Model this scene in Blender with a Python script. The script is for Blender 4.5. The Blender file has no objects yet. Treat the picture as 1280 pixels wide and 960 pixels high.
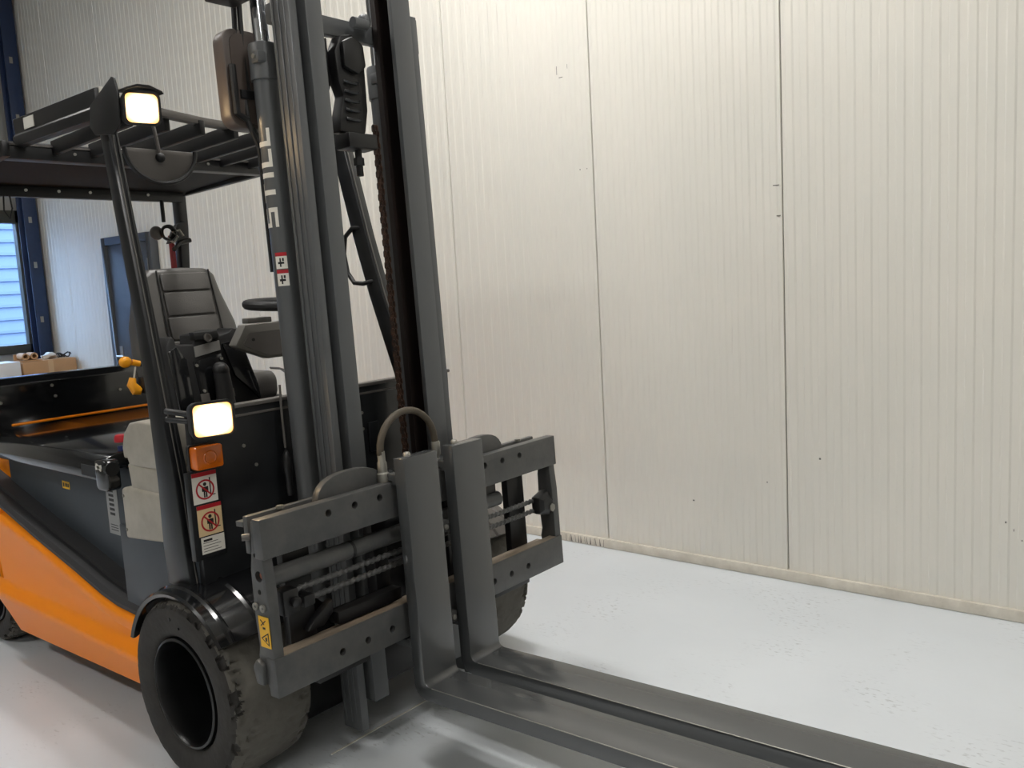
import bpy, bmesh, math, random
from mathutils import Vector, Matrix, noise
random.seed(4)
sc = bpy.context.scene
COL = sc.collection
PI = math.pi

# ------------------------------------------------------------------ camera
cam_d = bpy.data.cameras.new('camera')
cam = bpy.data.objects.new('camera', cam_d); COL.objects.link(cam)
cam.location = (2.7483, -1.9706, 1.5418)
cam.rotation_euler = (1.4484, 0.0545, 0.6916)
cam_d.sensor_width = 36.0
cam_d.lens = 36.0 * 1082.5 / 1280.0
cam_d.clip_start = 0.05
sc.camera = cam

# ------------------------------------------------------------------ world, exposure
w = bpy.data.worlds.new('world'); sc.world = w; w.use_nodes = True
bg = w.node_tree.nodes['Background']
bg.inputs[0].default_value = (0.42, 0.64, 1.0, 1); bg.inputs[1].default_value = 8.0
sc.view_settings.view_transform = 'Standard'
sc.view_settings.look = 'None'
sc.view_settings.gamma = 1.0
sc.view_settings.use_curve_mapping = False
sc.view_settings.exposure = 0.62

# ------------------------------------------------------------------ materials
def lin(c):
    c = c / 255.0
    return c / 12.92 if c <= 0.04045 else ((c + 0.055) / 1.055) ** 2.4
def rgb(r, g, b): return (lin(r), lin(g), lin(b), 1.0)
def mat(name, col, rough=0.5, metal=0.0, vary=0.0, scale=8.0, col2=None, bump=0.0, bscale=60.0, coat=0.0, rvary=0.0, stretch=None, spec=0.5):
    m = bpy.data.materials.new(name); m.use_nodes = True
    nt = m.node_tree; b = nt.nodes['Principled BSDF']
    b.inputs['Base Color'].default_value = rgb(*col)
    b.inputs['Roughness'].default_value = rough
    b.inputs['Metallic'].default_value = metal
    b.inputs['Specular IOR Level'].default_value = spec
    if coat: b.inputs['Coat Weight'].default_value = coat; b.inputs['Coat Roughness'].default_value = 0.08
    tc = nt.nodes.new('ShaderNodeTexCoord'); src = tc.outputs['Object']
    if stretch:
        mp = nt.nodes.new('ShaderNodeMapping'); mp.inputs['Scale'].default_value = stretch
        nt.links.new(src, mp.inputs['Vector']); src = mp.outputs['Vector']
    if vary or rvary:
        n = nt.nodes.new('ShaderNodeTexNoise'); n.inputs['Scale'].default_value = scale; n.inputs['Detail'].default_value = 6
        n.inputs['Roughness'].default_value = 0.65
        nt.links.new(src, n.inputs['Vector'])
    if vary:
        r = nt.nodes.new('ShaderNodeValToRGB')
        r.color_ramp.elements[0].position = 0.35; r.color_ramp.elements[1].position = 0.75
        r.color_ramp.elements[0].color = rgb(*col)
        c2 = col2 or tuple(min(255, c * (1 + vary)) for c in col)
        r.color_ramp.elements[1].color = rgb(*c2)
        nt.links.new(n.outputs['Fac'], r.inputs['Fac']); nt.links.new(r.outputs['Color'], b.inputs['Base Color'])
    if rvary:
        mr = nt.nodes.new('ShaderNodeMapRange')
        mr.inputs['To Min'].default_value = max(0.02, rough - rvary); mr.inputs['To Max'].default_value = min(1, rough + rvary)
        mr.inputs['From Min'].default_value = 0.3; mr.inputs['From Max'].default_value = 0.7
        nt.links.new(n.outputs['Fac'], mr.inputs['Value']); nt.links.new(mr.outputs['Result'], b.inputs['Roughness'])
    if bump:
        n2 = nt.nodes.new('ShaderNodeTexNoise'); n2.inputs['Scale'].default_value = bscale; n2.inputs['Detail'].default_value = 5
        nt.links.new(src, n2.inputs['Vector'])
        bp = nt.nodes.new('ShaderNodeBump'); bp.inputs['Strength'].default_value = bump; bp.inputs['Distance'].default_value = 0.01
        nt.links.new(n2.outputs['Fac'], bp.inputs['Height']); nt.links.new(bp.outputs['Normal'], b.inputs['Normal'])
    return m
def emis(name, col, s):
    m = bpy.data.materials.new(name); m.use_nodes = True
    nt = m.node_tree; b = nt.nodes['Principled BSDF']
    b.inputs['Base Color'].default_value = rgb(240, 235, 225)
    b.inputs['Emission Color'].default_value = (*col, 1); b.inputs['Emission Strength'].default_value = s
    b.inputs['Roughness'].default_value = 0.2
    return m

M = {}
M['wall'] = mat('cream_wall_panel', (220, 216, 206), 0.40, vary=0.02, scale=1.2, col2=(213, 211, 202), bump=0.02, bscale=200)
M['wall2'] = mat('grey_cladding', (150, 148, 142), 0.5, vary=0.05, scale=2)
M['trim'] = mat('plinth', (212, 206, 193), 0.5, vary=0.1, scale=14, col2=(190, 183, 170))
M['ceil'] = mat('ceiling_sheet', (205, 203, 198), 0.7)
M['blue'] = mat('blue_column_paint', (28, 44, 74), 0.45, vary=0.1)
M['door'] = mat('door_blue_grey', (66, 69, 73), 0.45)
M['frame'] = mat('window_frame_dark', (70, 70, 62), 0.5)
M['shutter'] = mat('outdoor_cladding', (84, 94, 112), 0.6)
M['glass'] = None
M['paint'] = mat('mast_grey_paint', (85, 87, 88), 0.38, vary=0.05, scale=9, rvary=0.08, bump=0.03, bscale=180)
M['fork'] = mat('fork_grey_paint', (70, 72, 73), 0.2, spec=0.7, coat=0.25, bump=0.006, bscale=60)
M['carr'] = mat('carriage_worn_steel', (67, 68, 68), 0.42, vary=0.2, scale=14, col2=(84, 83, 81), bump=0.05, bscale=90)
M['carr2'] = mat('carriage_rust_ledge', (112, 98, 84), 0.55, vary=0.3, scale=30, col2=(150, 138, 122), stretch=(1, .25, 1))
M['dark'] = mat('black_paint', (20, 20, 21), 0.42, vary=0.2, scale=12)
M['roof'] = mat('roof_black', (8, 8, 8), 0.6, spec=0.2)
M['tread'] = mat('worn_tread', (98, 95, 88), 0.8, vary=0.12, scale=9, col2=(84, 81, 76), bump=0.2, bscale=60, spec=0.3)
M['gloss'] = mat('glossy_black', (20, 21, 23), 0.14, coat=0.6, vary=0.2, scale=5)
M['plate'] = mat('front_plate_black', (24, 25, 27), 0.28, vary=0.3, scale=4, col2=(36, 38, 40))
M['side'] = mat('side_blue_grey', (56, 62, 68), 0.42, vary=0.1, scale=7)
M['orange'] = mat('orange_paint', (255, 143, 8), 0.38, vary=0.02, scale=5, spec=0.35)
M['rubber'] = mat('tyre_rubber', (50, 48, 46), 0.72, vary=0.2, scale=10, col2=(62, 60, 57), bump=0.2, bscale=50, spec=0.3)
M['blackrub'] = mat('black_rubber', (20, 20, 21), 0.55)
M['sill'] = mat('rubber_sill', (47, 47, 49), 0.6, bump=0.1, bscale=150)
M['rim'] = mat('rim_black', (13, 13, 14), 0.32)
M['beige'] = mat('beige_plastic', (172, 166, 153), 0.45, vary=0.08, scale=9, col2=(150, 144, 131))
M['vinyl'] = mat('seat_vinyl', (84, 82, 80), 0.38, bump=0.12, bscale=220, vary=0.08, scale=6)
M['console'] = mat('console_grey', (104, 101, 95), 0.5)
M['chrome'] = mat('chrome', (225, 228, 235), 0.08, metal=1.0)
M['steel'] = mat('bright_steel', (186, 182, 174), 0.35, metal=0.8)
M['bolt'] = mat('bolt_zinc', (150, 148, 140), 0.4, metal=0.6)
M['white'] = mat('sticker_white', (226, 222, 212), 0.5)
M['cream'] = mat('sticker_cream', (222, 196, 150), 0.5)
M['red'] = mat('sticker_red', (176, 28, 38), 0.45)
M['black'] = mat('sticker_black', (20, 20, 20), 0.5)
M['yellow'] = mat('sticker_yellow', (232, 178, 28), 0.45)
M['yknob'] = mat('yellow_plastic', (240, 160, 20), 0.4)
M['amber'] = mat('amber_lens', (214, 106, 18), 0.2, coat=0.5)
M['grease_shade'] = mat('greased_shaded_steel', (26, 23, 21), 0.45, vary=0.5, scale=6, col2=(44, 30, 27), stretch=(1, 1, .2))  # reddish greasy tone, darkened to paint in the shade inside the rail
M['chain'] = mat('rusty_chain', (36, 29, 25), 0.6, vary=0.6, scale=60, col2=(92, 62, 44))
M['hose'] = mat('brown_hose', (78, 70, 58), 0.6, bump=0.2, bscale=300)
M['mirror'] = mat('mirror_back', (84, 74, 68), 0.45)
M['disc'] = mat('grey_plastic', (92, 88, 84), 0.5)
M['card'] = mat('cardboard', (178, 138, 98), 0.75, vary=0.06, scale=8)
M['whitecard'] = mat('white_carton', (215, 213, 210), 0.7)
M['bench'] = mat('bench_grey', (150, 150, 150), 0.6)
def lamp_mat():
    m = bpy.data.materials.new('headlamp_glow'); m.use_nodes = True
    nt = m.node_tree; b = nt.nodes['Principled BSDF']; L = nt.links
    tc = nt.nodes.new('ShaderNodeTexCoord'); fl_ = nt.nodes.new('ShaderNodeVectorMath'); fl_.operation = 'MULTIPLY'; fl_.inputs[1].default_value = (0, 1, 1)
    sub = nt.nodes.new('ShaderNodeVectorMath'); sub.operation = 'DISTANCE'; sub.inputs[1].default_value = (0, .5, .5)
    L.new(tc.outputs['Generated'], fl_.inputs[0]); L.new(fl_.outputs[0], sub.inputs[0])
    r = nt.nodes.new('ShaderNodeValToRGB'); e = r.color_ramp.elements
    e[0].position = .12; e[0].color = (1.0, .70, .38, 1); e[1].position = .60; e[1].color = (.0125, .0058, .0014, 1)
    q = e.new(.44); q.color = (.03, .019, .008, 1)
    L.new(sub.outputs['Value'], r.inputs['Fac']); L.new(r.outputs['Color'], b.inputs['Emission Color'])
    b.inputs['Emission Strength'].default_value = 90.0; b.inputs['Base Color'].default_value = rgb(225, 215, 195); b.inputs['Roughness'].default_value = .15
    return m
M['lamp'] = lamp_mat()
def tube_mat(f): return emis('ceiling_tube', (1.0, 0.975, 0.94), 34.0 * f)
g = bpy.data.materials.new('window_glass'); g.use_nodes = True
gb = g.node_tree.nodes['Principled BSDF']; gb.inputs['Transmission Weight'].default_value = 1.0
gb.inputs['Roughness'].default_value = 0.02; gb.inputs['IOR'].default_value = 1.05; gb.inputs['Base Color'].default_value = (.9, .95, 1, 1)
M['glass'] = g

def floor_mat():
    m = bpy.data.materials.new('epoxy_floor'); m.use_nodes = True
    nt = m.node_tree; b = nt.nodes['Principled BSDF']; L = nt.links
    tc = nt.nodes.new('ShaderNodeTexCoord')
    n1 = nt.nodes.new('ShaderNodeTexNoise'); n1.inputs['Scale'].default_value = 1.6; n1.inputs['Detail'].default_value = 5
    n2 = nt.nodes.new('ShaderNodeTexNoise'); n2.inputs['Scale'].default_value = 34; n2.inputs['Detail'].default_value = 4
    mp = nt.nodes.new('ShaderNodeMapping'); mp.inputs['Scale'].default_value = (1, 2.2, 1)
    L.new(tc.outputs['Object'], n1.inputs['Vector']); L.new(tc.outputs['Object'], mp.inputs['Vector']); L.new(mp.outputs['Vector'], n2.inputs['Vector'])
    r1 = nt.nodes.new('ShaderNodeValToRGB'); r1.color_ramp.elements[0].color = rgb(206, 211, 215); r1.color_ramp.elements[1].color = rgb(212, 217, 221)
    r1.color_ramp.elements[0].position = .35; r1.color_ramp.elements[1].position = .65
    L.new(n1.outputs['Fac'], r1.inputs['Fac'])
    r2 = nt.nodes.new('ShaderNodeValToRGB'); r2.color_ramp.elements[0].position = .57; r2.color_ramp.elements[1].position = .70
    r2.color_ramp.elements[0].color = (0, 0, 0, 1); r2.color_ramp.elements[1].color = (.55, .55, .55, 1)
    L.new(n2.outputs['Fac'], r2.inputs['Fac'])
    n4 = nt.nodes.new('ShaderNodeTexNoise'); n4.inputs['Scale'].default_value = 2.6; n4.inputs['Detail'].default_value = 3
    L.new(tc.outputs['Object'], n4.inputs['Vector'])
    r4 = nt.nodes.new('ShaderNodeValToRGB'); r4.color_ramp.elements[0].position = .50; r4.color_ramp.elements[1].position = .66
    L.new(n4.outputs['Fac'], r4.inputs['Fac'])
    mu = nt.nodes.new('ShaderNodeMath'); mu.operation = 'MULTIPLY'; L.new(r2.outputs['Color'], mu.inputs[0]); L.new(r4.outputs['Color'], mu.inputs[1])
    mx = nt.nodes.new('ShaderNodeMix'); mx.data_type = 'RGBA'
    L.new(mu.outputs[0], mx.inputs['Factor']); L.new(r1.outputs['Color'], mx.inputs['A']); mx.inputs['B'].default_value = rgb(120, 122, 120)
    L.new(mx.outputs['Result'], b.inputs['Base Color'])
    mr = nt.nodes.new('ShaderNodeMapRange'); mr.inputs['To Min'].default_value = .26; mr.inputs['To Max'].default_value = .34
    L.new(n1.outputs['Fac'], mr.inputs['Value']); L.new(mr.outputs['Result'], b.inputs['Roughness'])
    n3 = nt.nodes.new('ShaderNodeTexNoise'); n3.inputs['Scale'].default_value = 40
    L.new(tc.outputs['Object'], n3.inputs['Vector'])
    bp = nt.nodes.new('ShaderNodeBump'); bp.inputs['Strength'].default_value = .04; bp.inputs['Distance'].default_value = .01
    L.new(n3.outputs['Fac'], bp.inputs['Height']); L.new(bp.outputs['Normal'], b.inputs['Normal'])
    return m
M['floor'] = floor_mat()

# ------------------------------------------------------------------ mesh builder
TILT, ZC = 0.0343, 0.4165
CT, ST = math.cos(TILT), math.sin(TILT)
def T(p):      # mast / carriage frame (u forward, y, w up) -> world
    u, y, w_ = p
    return (0.75 + u * CT - w_ * ST, y, ZC + w_ * CT + u * ST)
class MB:
    def __init__(s, xf=None): s.v = []; s.f = []; s.xf = xf
    def add(s, vs, fs):
        o = len(s.v); s.v += [tuple(v) for v in vs]; s.f += [tuple(i + o for i in f) for f in fs]; return s
    def box(s, x0, x1, y0, y1, z0, z1):
        return s.add([(x0, y0, z0), (x1, y0, z0), (x1, y1, z0), (x0, y1, z0), (x0, y0, z1), (x1, y0, z1), (x1, y1, z1), (x0, y1, z1)],
                     [(3, 2, 1, 0), (4, 5, 6, 7), (0, 1, 5, 4), (1, 2, 6, 5), (2, 3, 7, 6), (3, 0, 4, 7)])
    def prism(s, pts, axis, a, b):   # pts 2-D outline in the two other axes (cyclic order x,y,z without axis)
        n = len(pts)
        def mk(p, t):
            return {'x': (t, p[0], p[1]), 'y': (p[0], t, p[1]), 'z': (p[0], p[1], t)}[axis]
        vs = [mk(p, a) for p in pts] + [mk(p, b) for p in pts]
        fs = [tuple(range(n))[::-1], tuple(range(n, 2 * n))] + [(i, (i + 1) % n, n + (i + 1) % n, n + i) for i in range(n)]
        return s.add(vs, fs)
    def tube(s, path, r, n=10, closed=False, caps=True, flat=None):
        P = [Vector(p) for p in path]; m = len(P); rs = r if isinstance(r, (list, tuple)) else [r] * m
        rings = []; ref = None
        for i, p in enumerate(P):
            if closed: d = P[(i + 1) % m] - P[i - 1]
            else: d = P[min(i + 1, m - 1)] - P[max(i - 1, 0)]
            d.normalize()
            if ref is None:
                ref = Vector((0, 0, 1)) if abs(d.z) < .9 else Vector((1, 0, 0))
            a = (ref - d * ref.dot(d)).normalized(); b = d.cross(a); ref = a
            rings.append([p + (a * math.cos(2 * PI * k / n) + b * math.sin(2 * PI * k / n)) * rs[i] for k in range(n)])
        vs = [v for g_ in rings for v in g_]; fs = []
        for i in range(m if closed else m - 1):
            j = (i + 1) % m
            for k in range(n): fs.append((i * n + k, i * n + (k + 1) % n, j * n + (k + 1) % n, j * n + k))
        if caps and not closed: fs += [tuple(range(n))[::-1], tuple((m - 1) * n + k for k in range(n))]
        return s.add(vs, fs)
    def cyl(s, a, b, r, n=16, r2=None): return s.tube([a, b], [r, r if r2 is None else r2], n)
    def lathe(s, prof, c, axis='y', n=48, fn=None):   # prof list of (radius, offset along axis)
        vs = []; m = len(prof)
        for k in range(n):
            t = 2 * PI * k / n
            for j, (r, o) in enumerate(prof):
                if fn: r = fn(r, o, t, j)
                cs, sn = r * math.cos(t), r * math.sin(t)
                q = {'y': (cs, o, sn), 'x': (o, cs, sn), 'z': (cs, sn, o)}[axis]
                vs.append((c[0] + q[0], c[1] + q[1], c[2] + q[2]))
        fs = [(k * m + j, k * m + j + 1, ((k + 1) % n) * m + j + 1, ((k + 1) % n) * m + j) for k in range(n) for j in range(m - 1)]
        return s.add(vs, fs)
    def sphere(s, c, rx, ry=None, rz=None, n=16, m=10):
        ry = ry or rx; rz = rz or rx; prof = [(math.sin(PI * j / m), math.cos(PI * j / m)) for j in range(m + 1)]
        vs = [(c[0] + rx * r * math.cos(2 * PI * k / n), c[1] + ry * r * math.sin(2 * PI * k / n), c[2] + rz * z) for k in range(n) for r, z in prof]
        q = m + 1
        fs = [(k * q + j, k * q + j + 1, ((k + 1) % n) * q + j + 1, ((k + 1) % n) * q + j) for k in range(n) for j in range(m)]
        return s.add(vs, fs)
    def beam(s, a, b, wd, ht, up=(0, 0, 1)):   # rectangular bar from a to b
        a, b = Vector(a), Vector(b); d = (b - a).normalized(); u = Vector(up); sd = d.cross(u).normalized(); u = sd.cross(d)
        vs = [p + sd * i * wd / 2 + u * j * ht / 2 for p in (a, b) for i, j in ((-1, -1), (1, -1), (1, 1), (-1, 1))]
        return s.add(vs, [(3, 2, 1, 0), (4, 5, 6, 7), (0, 1, 5, 4), (1, 2, 6, 5), (2, 3, 7, 6), (3, 0, 4, 7)])
    def build(s, name, m, parent=None, bevel=0.0, seg=2, smooth=True, angle=35, xf=None):
        xf = xf or s.xf
        me = bpy.data.meshes.new(name)
        me.from_pydata([xf(v) for v in s.v] if xf else s.v, [], s.f)
        bm = bmesh.new(); bm.from_mesh(me)
        bmesh.ops.remove_doubles(bm, verts=bm.verts, dist=1e-6)
        bmesh.ops.recalc_face_normals(bm, faces=bm.faces)
        if bevel:
            es = [e for e in bm.edges if len(e.link_faces) == 2 and e.calc_face_angle(0) > 0.6]
            bmesh.ops.bevel(bm, geom=es, offset=bevel, segments=seg, profile=.5, affect='EDGES', clamp_overlap=True)
        bm.to_mesh(me); bm.free()
        if smooth:
            me.polygons.foreach_set('use_smooth', [True] * len(me.polygons)); me.set_sharp_from_angle(angle=math.radians(angle))
        o = bpy.data.objects.new(name, me); COL.objects.link(o)
        if isinstance(m, str): m = M[m]
        me.materials.append(m)
        if parent: o.parent = parent
        return o
def tag(o, label=None, cat=None, group=None, kind=None):
    if label: o['label'] = label
    if cat: o['category'] = cat
    if group: o['group'] = group
    if kind: o['kind'] = kind
    return o
def empty(name, loc, label, cat, group=None):
    o = bpy.data.objects.new(name, None); COL.objects.link(o); o.location = loc; o.empty_display_size = .1
    return tag(o, label, cat, group)
def cut(o, cutters):     # boolean holes, baked
    cb = MB()
    for a, b, r in cutters: cb.cyl(a, b, r, 14)
    c = cb.build('cutter', 'black')
    md = o.modifiers.new('b', 'BOOLEAN'); md.operation = 'DIFFERENCE'; md.object = c; md.solver = 'EXACT'
    dg = bpy.context.evaluated_depsgraph_get()
    me = bpy.data.meshes.new_from_object(o.evaluated_get(dg))
    o.modifiers.clear(); old = o.data; o.data = me; bpy.data.meshes.remove(old)
    me.polygons.foreach_set('use_smooth', [True] * len(me.polygons)); me.set_sharp_from_angle(angle=math.radians(35))
    cm = c.data; bpy.data.objects.remove(c); bpy.data.meshes.remove(cm)
def rrect(cx, cy, hw, hh, r, n=4):
    pts = []
    for qx, qy, a0 in ((1, 1, 0), (-1, 1, 90), (-1, -1, 180), (1, -1, 270)):
        for k in range(n + 1):
            a = math.radians(a0 + 90 * k / n); pts.append((cx + qx * (hw - r) + r * math.cos(a), cy + qy * (hh - r) + r * math.sin(a)))
    return pts
# ------------------------------------------------------------------ room
PSI, WD = 0.0142, 1.9748
CP, SP = math.cos(PSI), math.sin(PSI)
def W(p):     # wall frame: s along the wall, n out of the wall towards the room, z
    s_, n, z = p
    return (s_ * CP + n * SP, WD + s_ * SP - n * CP, z)
XL, XR, YF, H = -6.93, 6.5, -6.0, 5.2
fl = MB().box(XL - .2, XR + .2, YF - .2, WD + .3, -.12, 0).build('floor', 'floor', smooth=False); tag(fl, kind='structure')
MB().box(.488, .494, -.32, .14, .0003, .0022).build('floor_reflection_line', 'white', fl)  # white strip standing in for a bright reflection line on the floor
ce = MB().box(XL - .2, XR + .2, YF - .2, WD + .3, H, H + .1).build('ceiling', 'ceil', smooth=False); tag(ce, kind='structure')
wr = MB().box(XR, XR + .12, YF - .2, WD + .3, 0, H).build('wall_right', 'wall2', smooth=False); tag(wr, kind='structure')
wf = MB().box(XL, XR, YF - .12, YF, 0, H).build('wall_front', 'wall2', smooth=False); tag(wf, kind='structure')
# back wall: backing sheet and ribbed panels, each its own piece
wb = MB(W).box(XL - .1, XR + .1, -.10, -.03, 0, H).build('wall_back', 'frame', smooth=False); tag(wb, kind='structure')
PW = 1.0353
def rib_panel():
    # profile along s, ribs 15 per panel; local s from 0..PW-.004
    pts = [(0.0, -.012), (0.002, -.002)]
    nrib = 15; p = (PW - .012) / nrib
    for k in range(nrib):
        a = .004 + k * p
        pts += [(a + .012, -.0030), (a + .019, 0.0), (a + p - .022, 0.0), (a + p - .014, -.0030)]
    pts += [(PW - .006, -.002), (PW - .004, -.012)]
    n = len(pts)
    vs = [(s_, d, .052) for s_, d in pts] + [(s_, d, H - .002) for s_, d in pts]
    fs = [(i, i + 1, n + i + 1, n + i) for i in range(n - 1)]
    return MB().add(vs, fs)
pm = None
for k in range(-7, 7):
    s0 = .0835 + k * PW
    if s0 + PW > XR + .6: continue
    if pm is None:
        # mesh is built in wall-local axes and placed by the object transform
        o = rib_panel().build('wall_panel', 'wall', wb, angle=6, xf=lambda p: (p[0], -p[1], p[2])); pm = o.data
    else:
        o = bpy.data.objects.new('wall_panel', pm); COL.objects.link(o); o.parent = wb
    x, y, z = W((s0 + .002, 0, 0)); o.location = (x, y, 0); o.rotation_euler = (0, 0, PSI)
tr = MB(W).box(XL + .1, XR - .01, -.03, .016, 0.001, .0523).build('baseboard_back', 'trim', bevel=.003); tag(tr, kind='structure')
for s_, z, a_, b_ in ((-.125, 2.64, .003, .045), (-.10, 2.60, .025, .004), (-.055, 2.65, .002, .022), (.0, 2.10, .006, .006), (.045, 2.10, .005, .005), (1.09, 1.90, .03, .004), (1.10, 1.76, .02, .004), (1.28, .62, .009, .009), (.62, .34, .010, .007), (1.02, .48, .006, .006), (2.05, .42, .006, .008), (2.11, .35, .004, .006), (2.08, .39, .003, .01)):
    MB(W).box(s_ - a_ / 2, s_ + a_ / 2, 0, .0006, z - b_ / 2, z + b_ / 2).build('wall_mark', 'console', wb)
for k in range(13):
    s_ = -.20 + k * .021 + .006 * math.sin(k * 2.3); lean_ = .004 * math.sin(k * 1.7)
    MB(W).add([(s_, .0166, .006), (s_ + .003 + .003 * (k % 3), .0166, .006), (s_ + .002 + lean_, .0166, .046), (s_ + lean_, .0166, .046)], [(0, 1, 2, 3)]).build('scuff_mark', 'disc', tr)
# left wall with a window
WY1, WZ0, WZ1 = 1.80, 1.09, 2.40
WY0 = -.6
lw = MB()
lw.box(XL - .12, XL, YF, WY0, 0, H); lw.box(XL - .12, XL, WY1, WD - .11, 0, H)
lw.box(XL - .12, XL, WY0, WY1, 0, WZ0); lw.box(XL - .12, XL, WY0, WY1, WZ1, H)
lw = lw.build('wall_left', 'wall2', smooth=False); tag(lw, kind='structure')
for k in range(5):
    z = WZ1 + .25 + k * .62
    MB().box(XL, XL + .018, YF + .1, WD - .3, z, z + .6).build('cladding_sheet', 'wall2', lw, bevel=.006)
wn = MB().prism([(WY0 - .02, WZ0 - .02), (WY1 + .02, WZ0 - .02), (WY1 + .02, WZ1 + .02), (WY0 - .02, WZ1 + .02)], 'x', XL - .05, XL - .045)
wn = MB().box(XL - .06, XL + .03, WY0 - .03, WY0 + .05, WZ0 - .05, WZ1 + .1).box(XL - .06, XL + .03, WY1 - .05, WY1 + .05, WZ0 - .05, WZ1 + .1)\
    .box(XL - .06, XL + .03, WY0, WY1, WZ0 - .05, WZ0 + .04).box(XL - .06, XL + .03, WY0, WY1, WZ1 - .03, WZ1 + .1).box(XL - .06, XL + .03, .55, .62, WZ0, WZ1)\
    .build('window_1', 'frame', bevel=.004); tag(wn, kind='structure')
MB().box(XL - .03, XL - .022, WY0 + .05, .55, WZ0 + .03, WZ1 - .02).build('pane', 'glass', wn)
MB().box(XL - .03, XL - .022, .62, WY1 - .05, WZ0 + .03, WZ1 - .02).build('pane', 'glass', wn)
MB().beam((XL + .05, WY1 + .035, 1.49), (XL + .05, WY1 + .035, 2.44), .016, .02, (1, 0, 0)).build('window_rod', 'steel', wn, bevel=.003)
# the neighbouring facade that shows through the window
ob = MB().box(XL - 5.1, XL - 5.0, -6.5, 6.5, 0, 3.35)
ob = ob.build('neighbour_facade', 'shutter', smooth=False); tag(ob, 'pale blue facade of wide horizontal siding seen through the window', 'facade')
for k in range(16):
    z = .1 + k * .2
    MB().prism([(XL - 5.0, z), (XL - 4.96, z + .01), (XL - 4.96, z + .05), (XL - 4.995, z + .195), (XL - 5.0, z + .195)], 'y', -6.4, 6.4).build('siding_board', 'shutter', ob, smooth=False)
gr = MB().box(XL - 6, XL - .14, -7, 6, -.1, -.02).build('outside_ground', 'bench', smooth=False); tag(gr, kind='structure')
# blue column in the corner
bc = MB(W).box(-6.612, -6.60, .03, .16, 0, H).box(-6.75, -6.738, .03, .16, 0, H).box(-6.738, -6.612, .09, .10, 0, H).build('steel_column', 'blue', bevel=.002)
bc = tag(bc, 'dark blue steel column in the corner beside the window', 'column')
for z in (1.35, 1.9, 2.35, 3.35, 3.9):
    MB(W).box(-6.60, -6.594, .09, .12, z, z + .06).build('clip', 'bolt', bc)
# door in the back wall
dr = MB(W).box(-5.27, -5.20, 0, .07, 0, 2.10).box(-4.47, -4.40, 0, .07, 0, 2.10).box(-5.20, -4.47, 0, .07, 2.03, 2.10).build('door_1', 'door', bevel=.003); tag(dr, kind='structure')
MB(W).box(-5.20, -4.47, .015, .05, .01, 2.03).build('door_leaf', 'door', dr, bevel=.002)
MB(W).cyl((-5.13, .05, 1.02), (-5.13, .10, 1.02), .011, 10).cyl((-5.13, .10, 1.02), (-5.01, .10, 1.02), .010, 10).box(-5.155, -5.105, .05, .056, .93, 1.11).build('door_handle', 'steel', dr)
MB(W).cyl((-4.49, .055, 1.78), (-4.49, .055, 1.88), .009, 8).build('hinge', 'steel', dr)
# ceiling lights the hall is lit by; the skirt one is added to brighten the orange
k = 0
for (lx, ly, lab, pw) in ((.0, .35, 'long ceiling light nearest the cream panel wall', 1.5), (3.4, -.4, 'long ceiling light above the fork tips', .85), (-2.8, -.9, 'long ceiling light behind the driver seat', .7), (-1.0, -4.2, 'added long ceiling light brightening the orange skirt', 1.0), (4.6, -4.2, 'long ceiling light farthest towards the front corner', .65)):
    e_ = empty('ceiling_light', (lx, ly, H - .6), lab, 'ceiling light', 'strip lights under the hall ceiling')
    hb = MB().box(-.9, .9, -.14, .14, .0, .07).build('housing', 'ceil', e_, bevel=.005)
    MB().box(-.88, .88, -.12, .12, -.02, .0).build('diffuser', tube_mat(pw), e_)
    MB().cyl((-.6, 0, .07), (-.6, 0, .6), .006, 6).build('hanger', 'steel', e_)
    MB().cyl((.6, 0, .07), (.6, 0, .6), .006, 6).build('hanger', 'steel', e_)

# ------------------------------------------------------------------ bench and cartons far left
bn = empty('work_bench', (-6.3, 1.2, 0), 'plain grey work bench under the window', 'bench')
MB().box(-.42, .42, -.9, .5, .77, .80).build('bench_top', 'bench', bn, bevel=.003)
for sx in (-.38, .38):
    for sy in (-.86, .46): MB().box(sx - .025, sx + .025, sy - .025, sy + .025, 0, .77).build('leg', 'bench', bn)
cb = empty('cardboard_box', (-6.3, 1.62, .80), 'long brown cardboard box behind the black hood', 'box')
MB().box(-.2, .16, -.25, .25, 0, .19).build('carton', 'card', cb, bevel=.004)
MB().box(-.2, .1605, -.02, .03, .02, .1915).build('packing_tape', mat('tape', (196, 160, 120), .3), cb)
wbx = empty('white_box', (-6.3, 1.235, .80), 'white carton left of the brown cardboard box', 'box')
MB().box(-.16, .16, -.11, .115, 0, .2).build('carton', 'whitecard', wbx, bevel=.004)
rl = empty('cardboard_roll_tray', (-6.27, 1.47, .991), 'small brown tray of cardboard tubes on the brown box', 'tray')
MB().box(-.08, .08, -.1, .1, 0, .012).box(-.08, -.07, -.1, .1, 0, .07).build('tray', 'card', rl)
for yy in (-.045, .035): MB().lathe([(.02, .0), (.034, 0), (.034, .14), (.02, .14), (.02, 0)], (-.065, yy, .048), 'x', 16).build('tube_roll', 'card', rl)
pb = MB().sphere((-6.3, 1.68, 1.018), .07, .075, .03); 
for i, v in enumerate(pb.v): pb.v[i] = (v[0], v[1], max(.991, v[2] + .03 * noise.noise(Vector(v) * 18)))
tag(pb.build('plastic_bag', 'whitecard'), 'crumpled white plastic bag on the brown box', 'bag')
cbp = [(-6.25 + .03 * math.cos(a * 1.3), 1.80 + .06 * math.cos(a), 1.0 + .022 * (1 + math.sin(a * 2.1))) for a in [i * .45 for i in range(26)]]
tag(MB().tube(cbp, .006, 6).build('black_cable', 'blackrub'), 'tangle of black cable lying on the brown box', 'cable')

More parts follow.
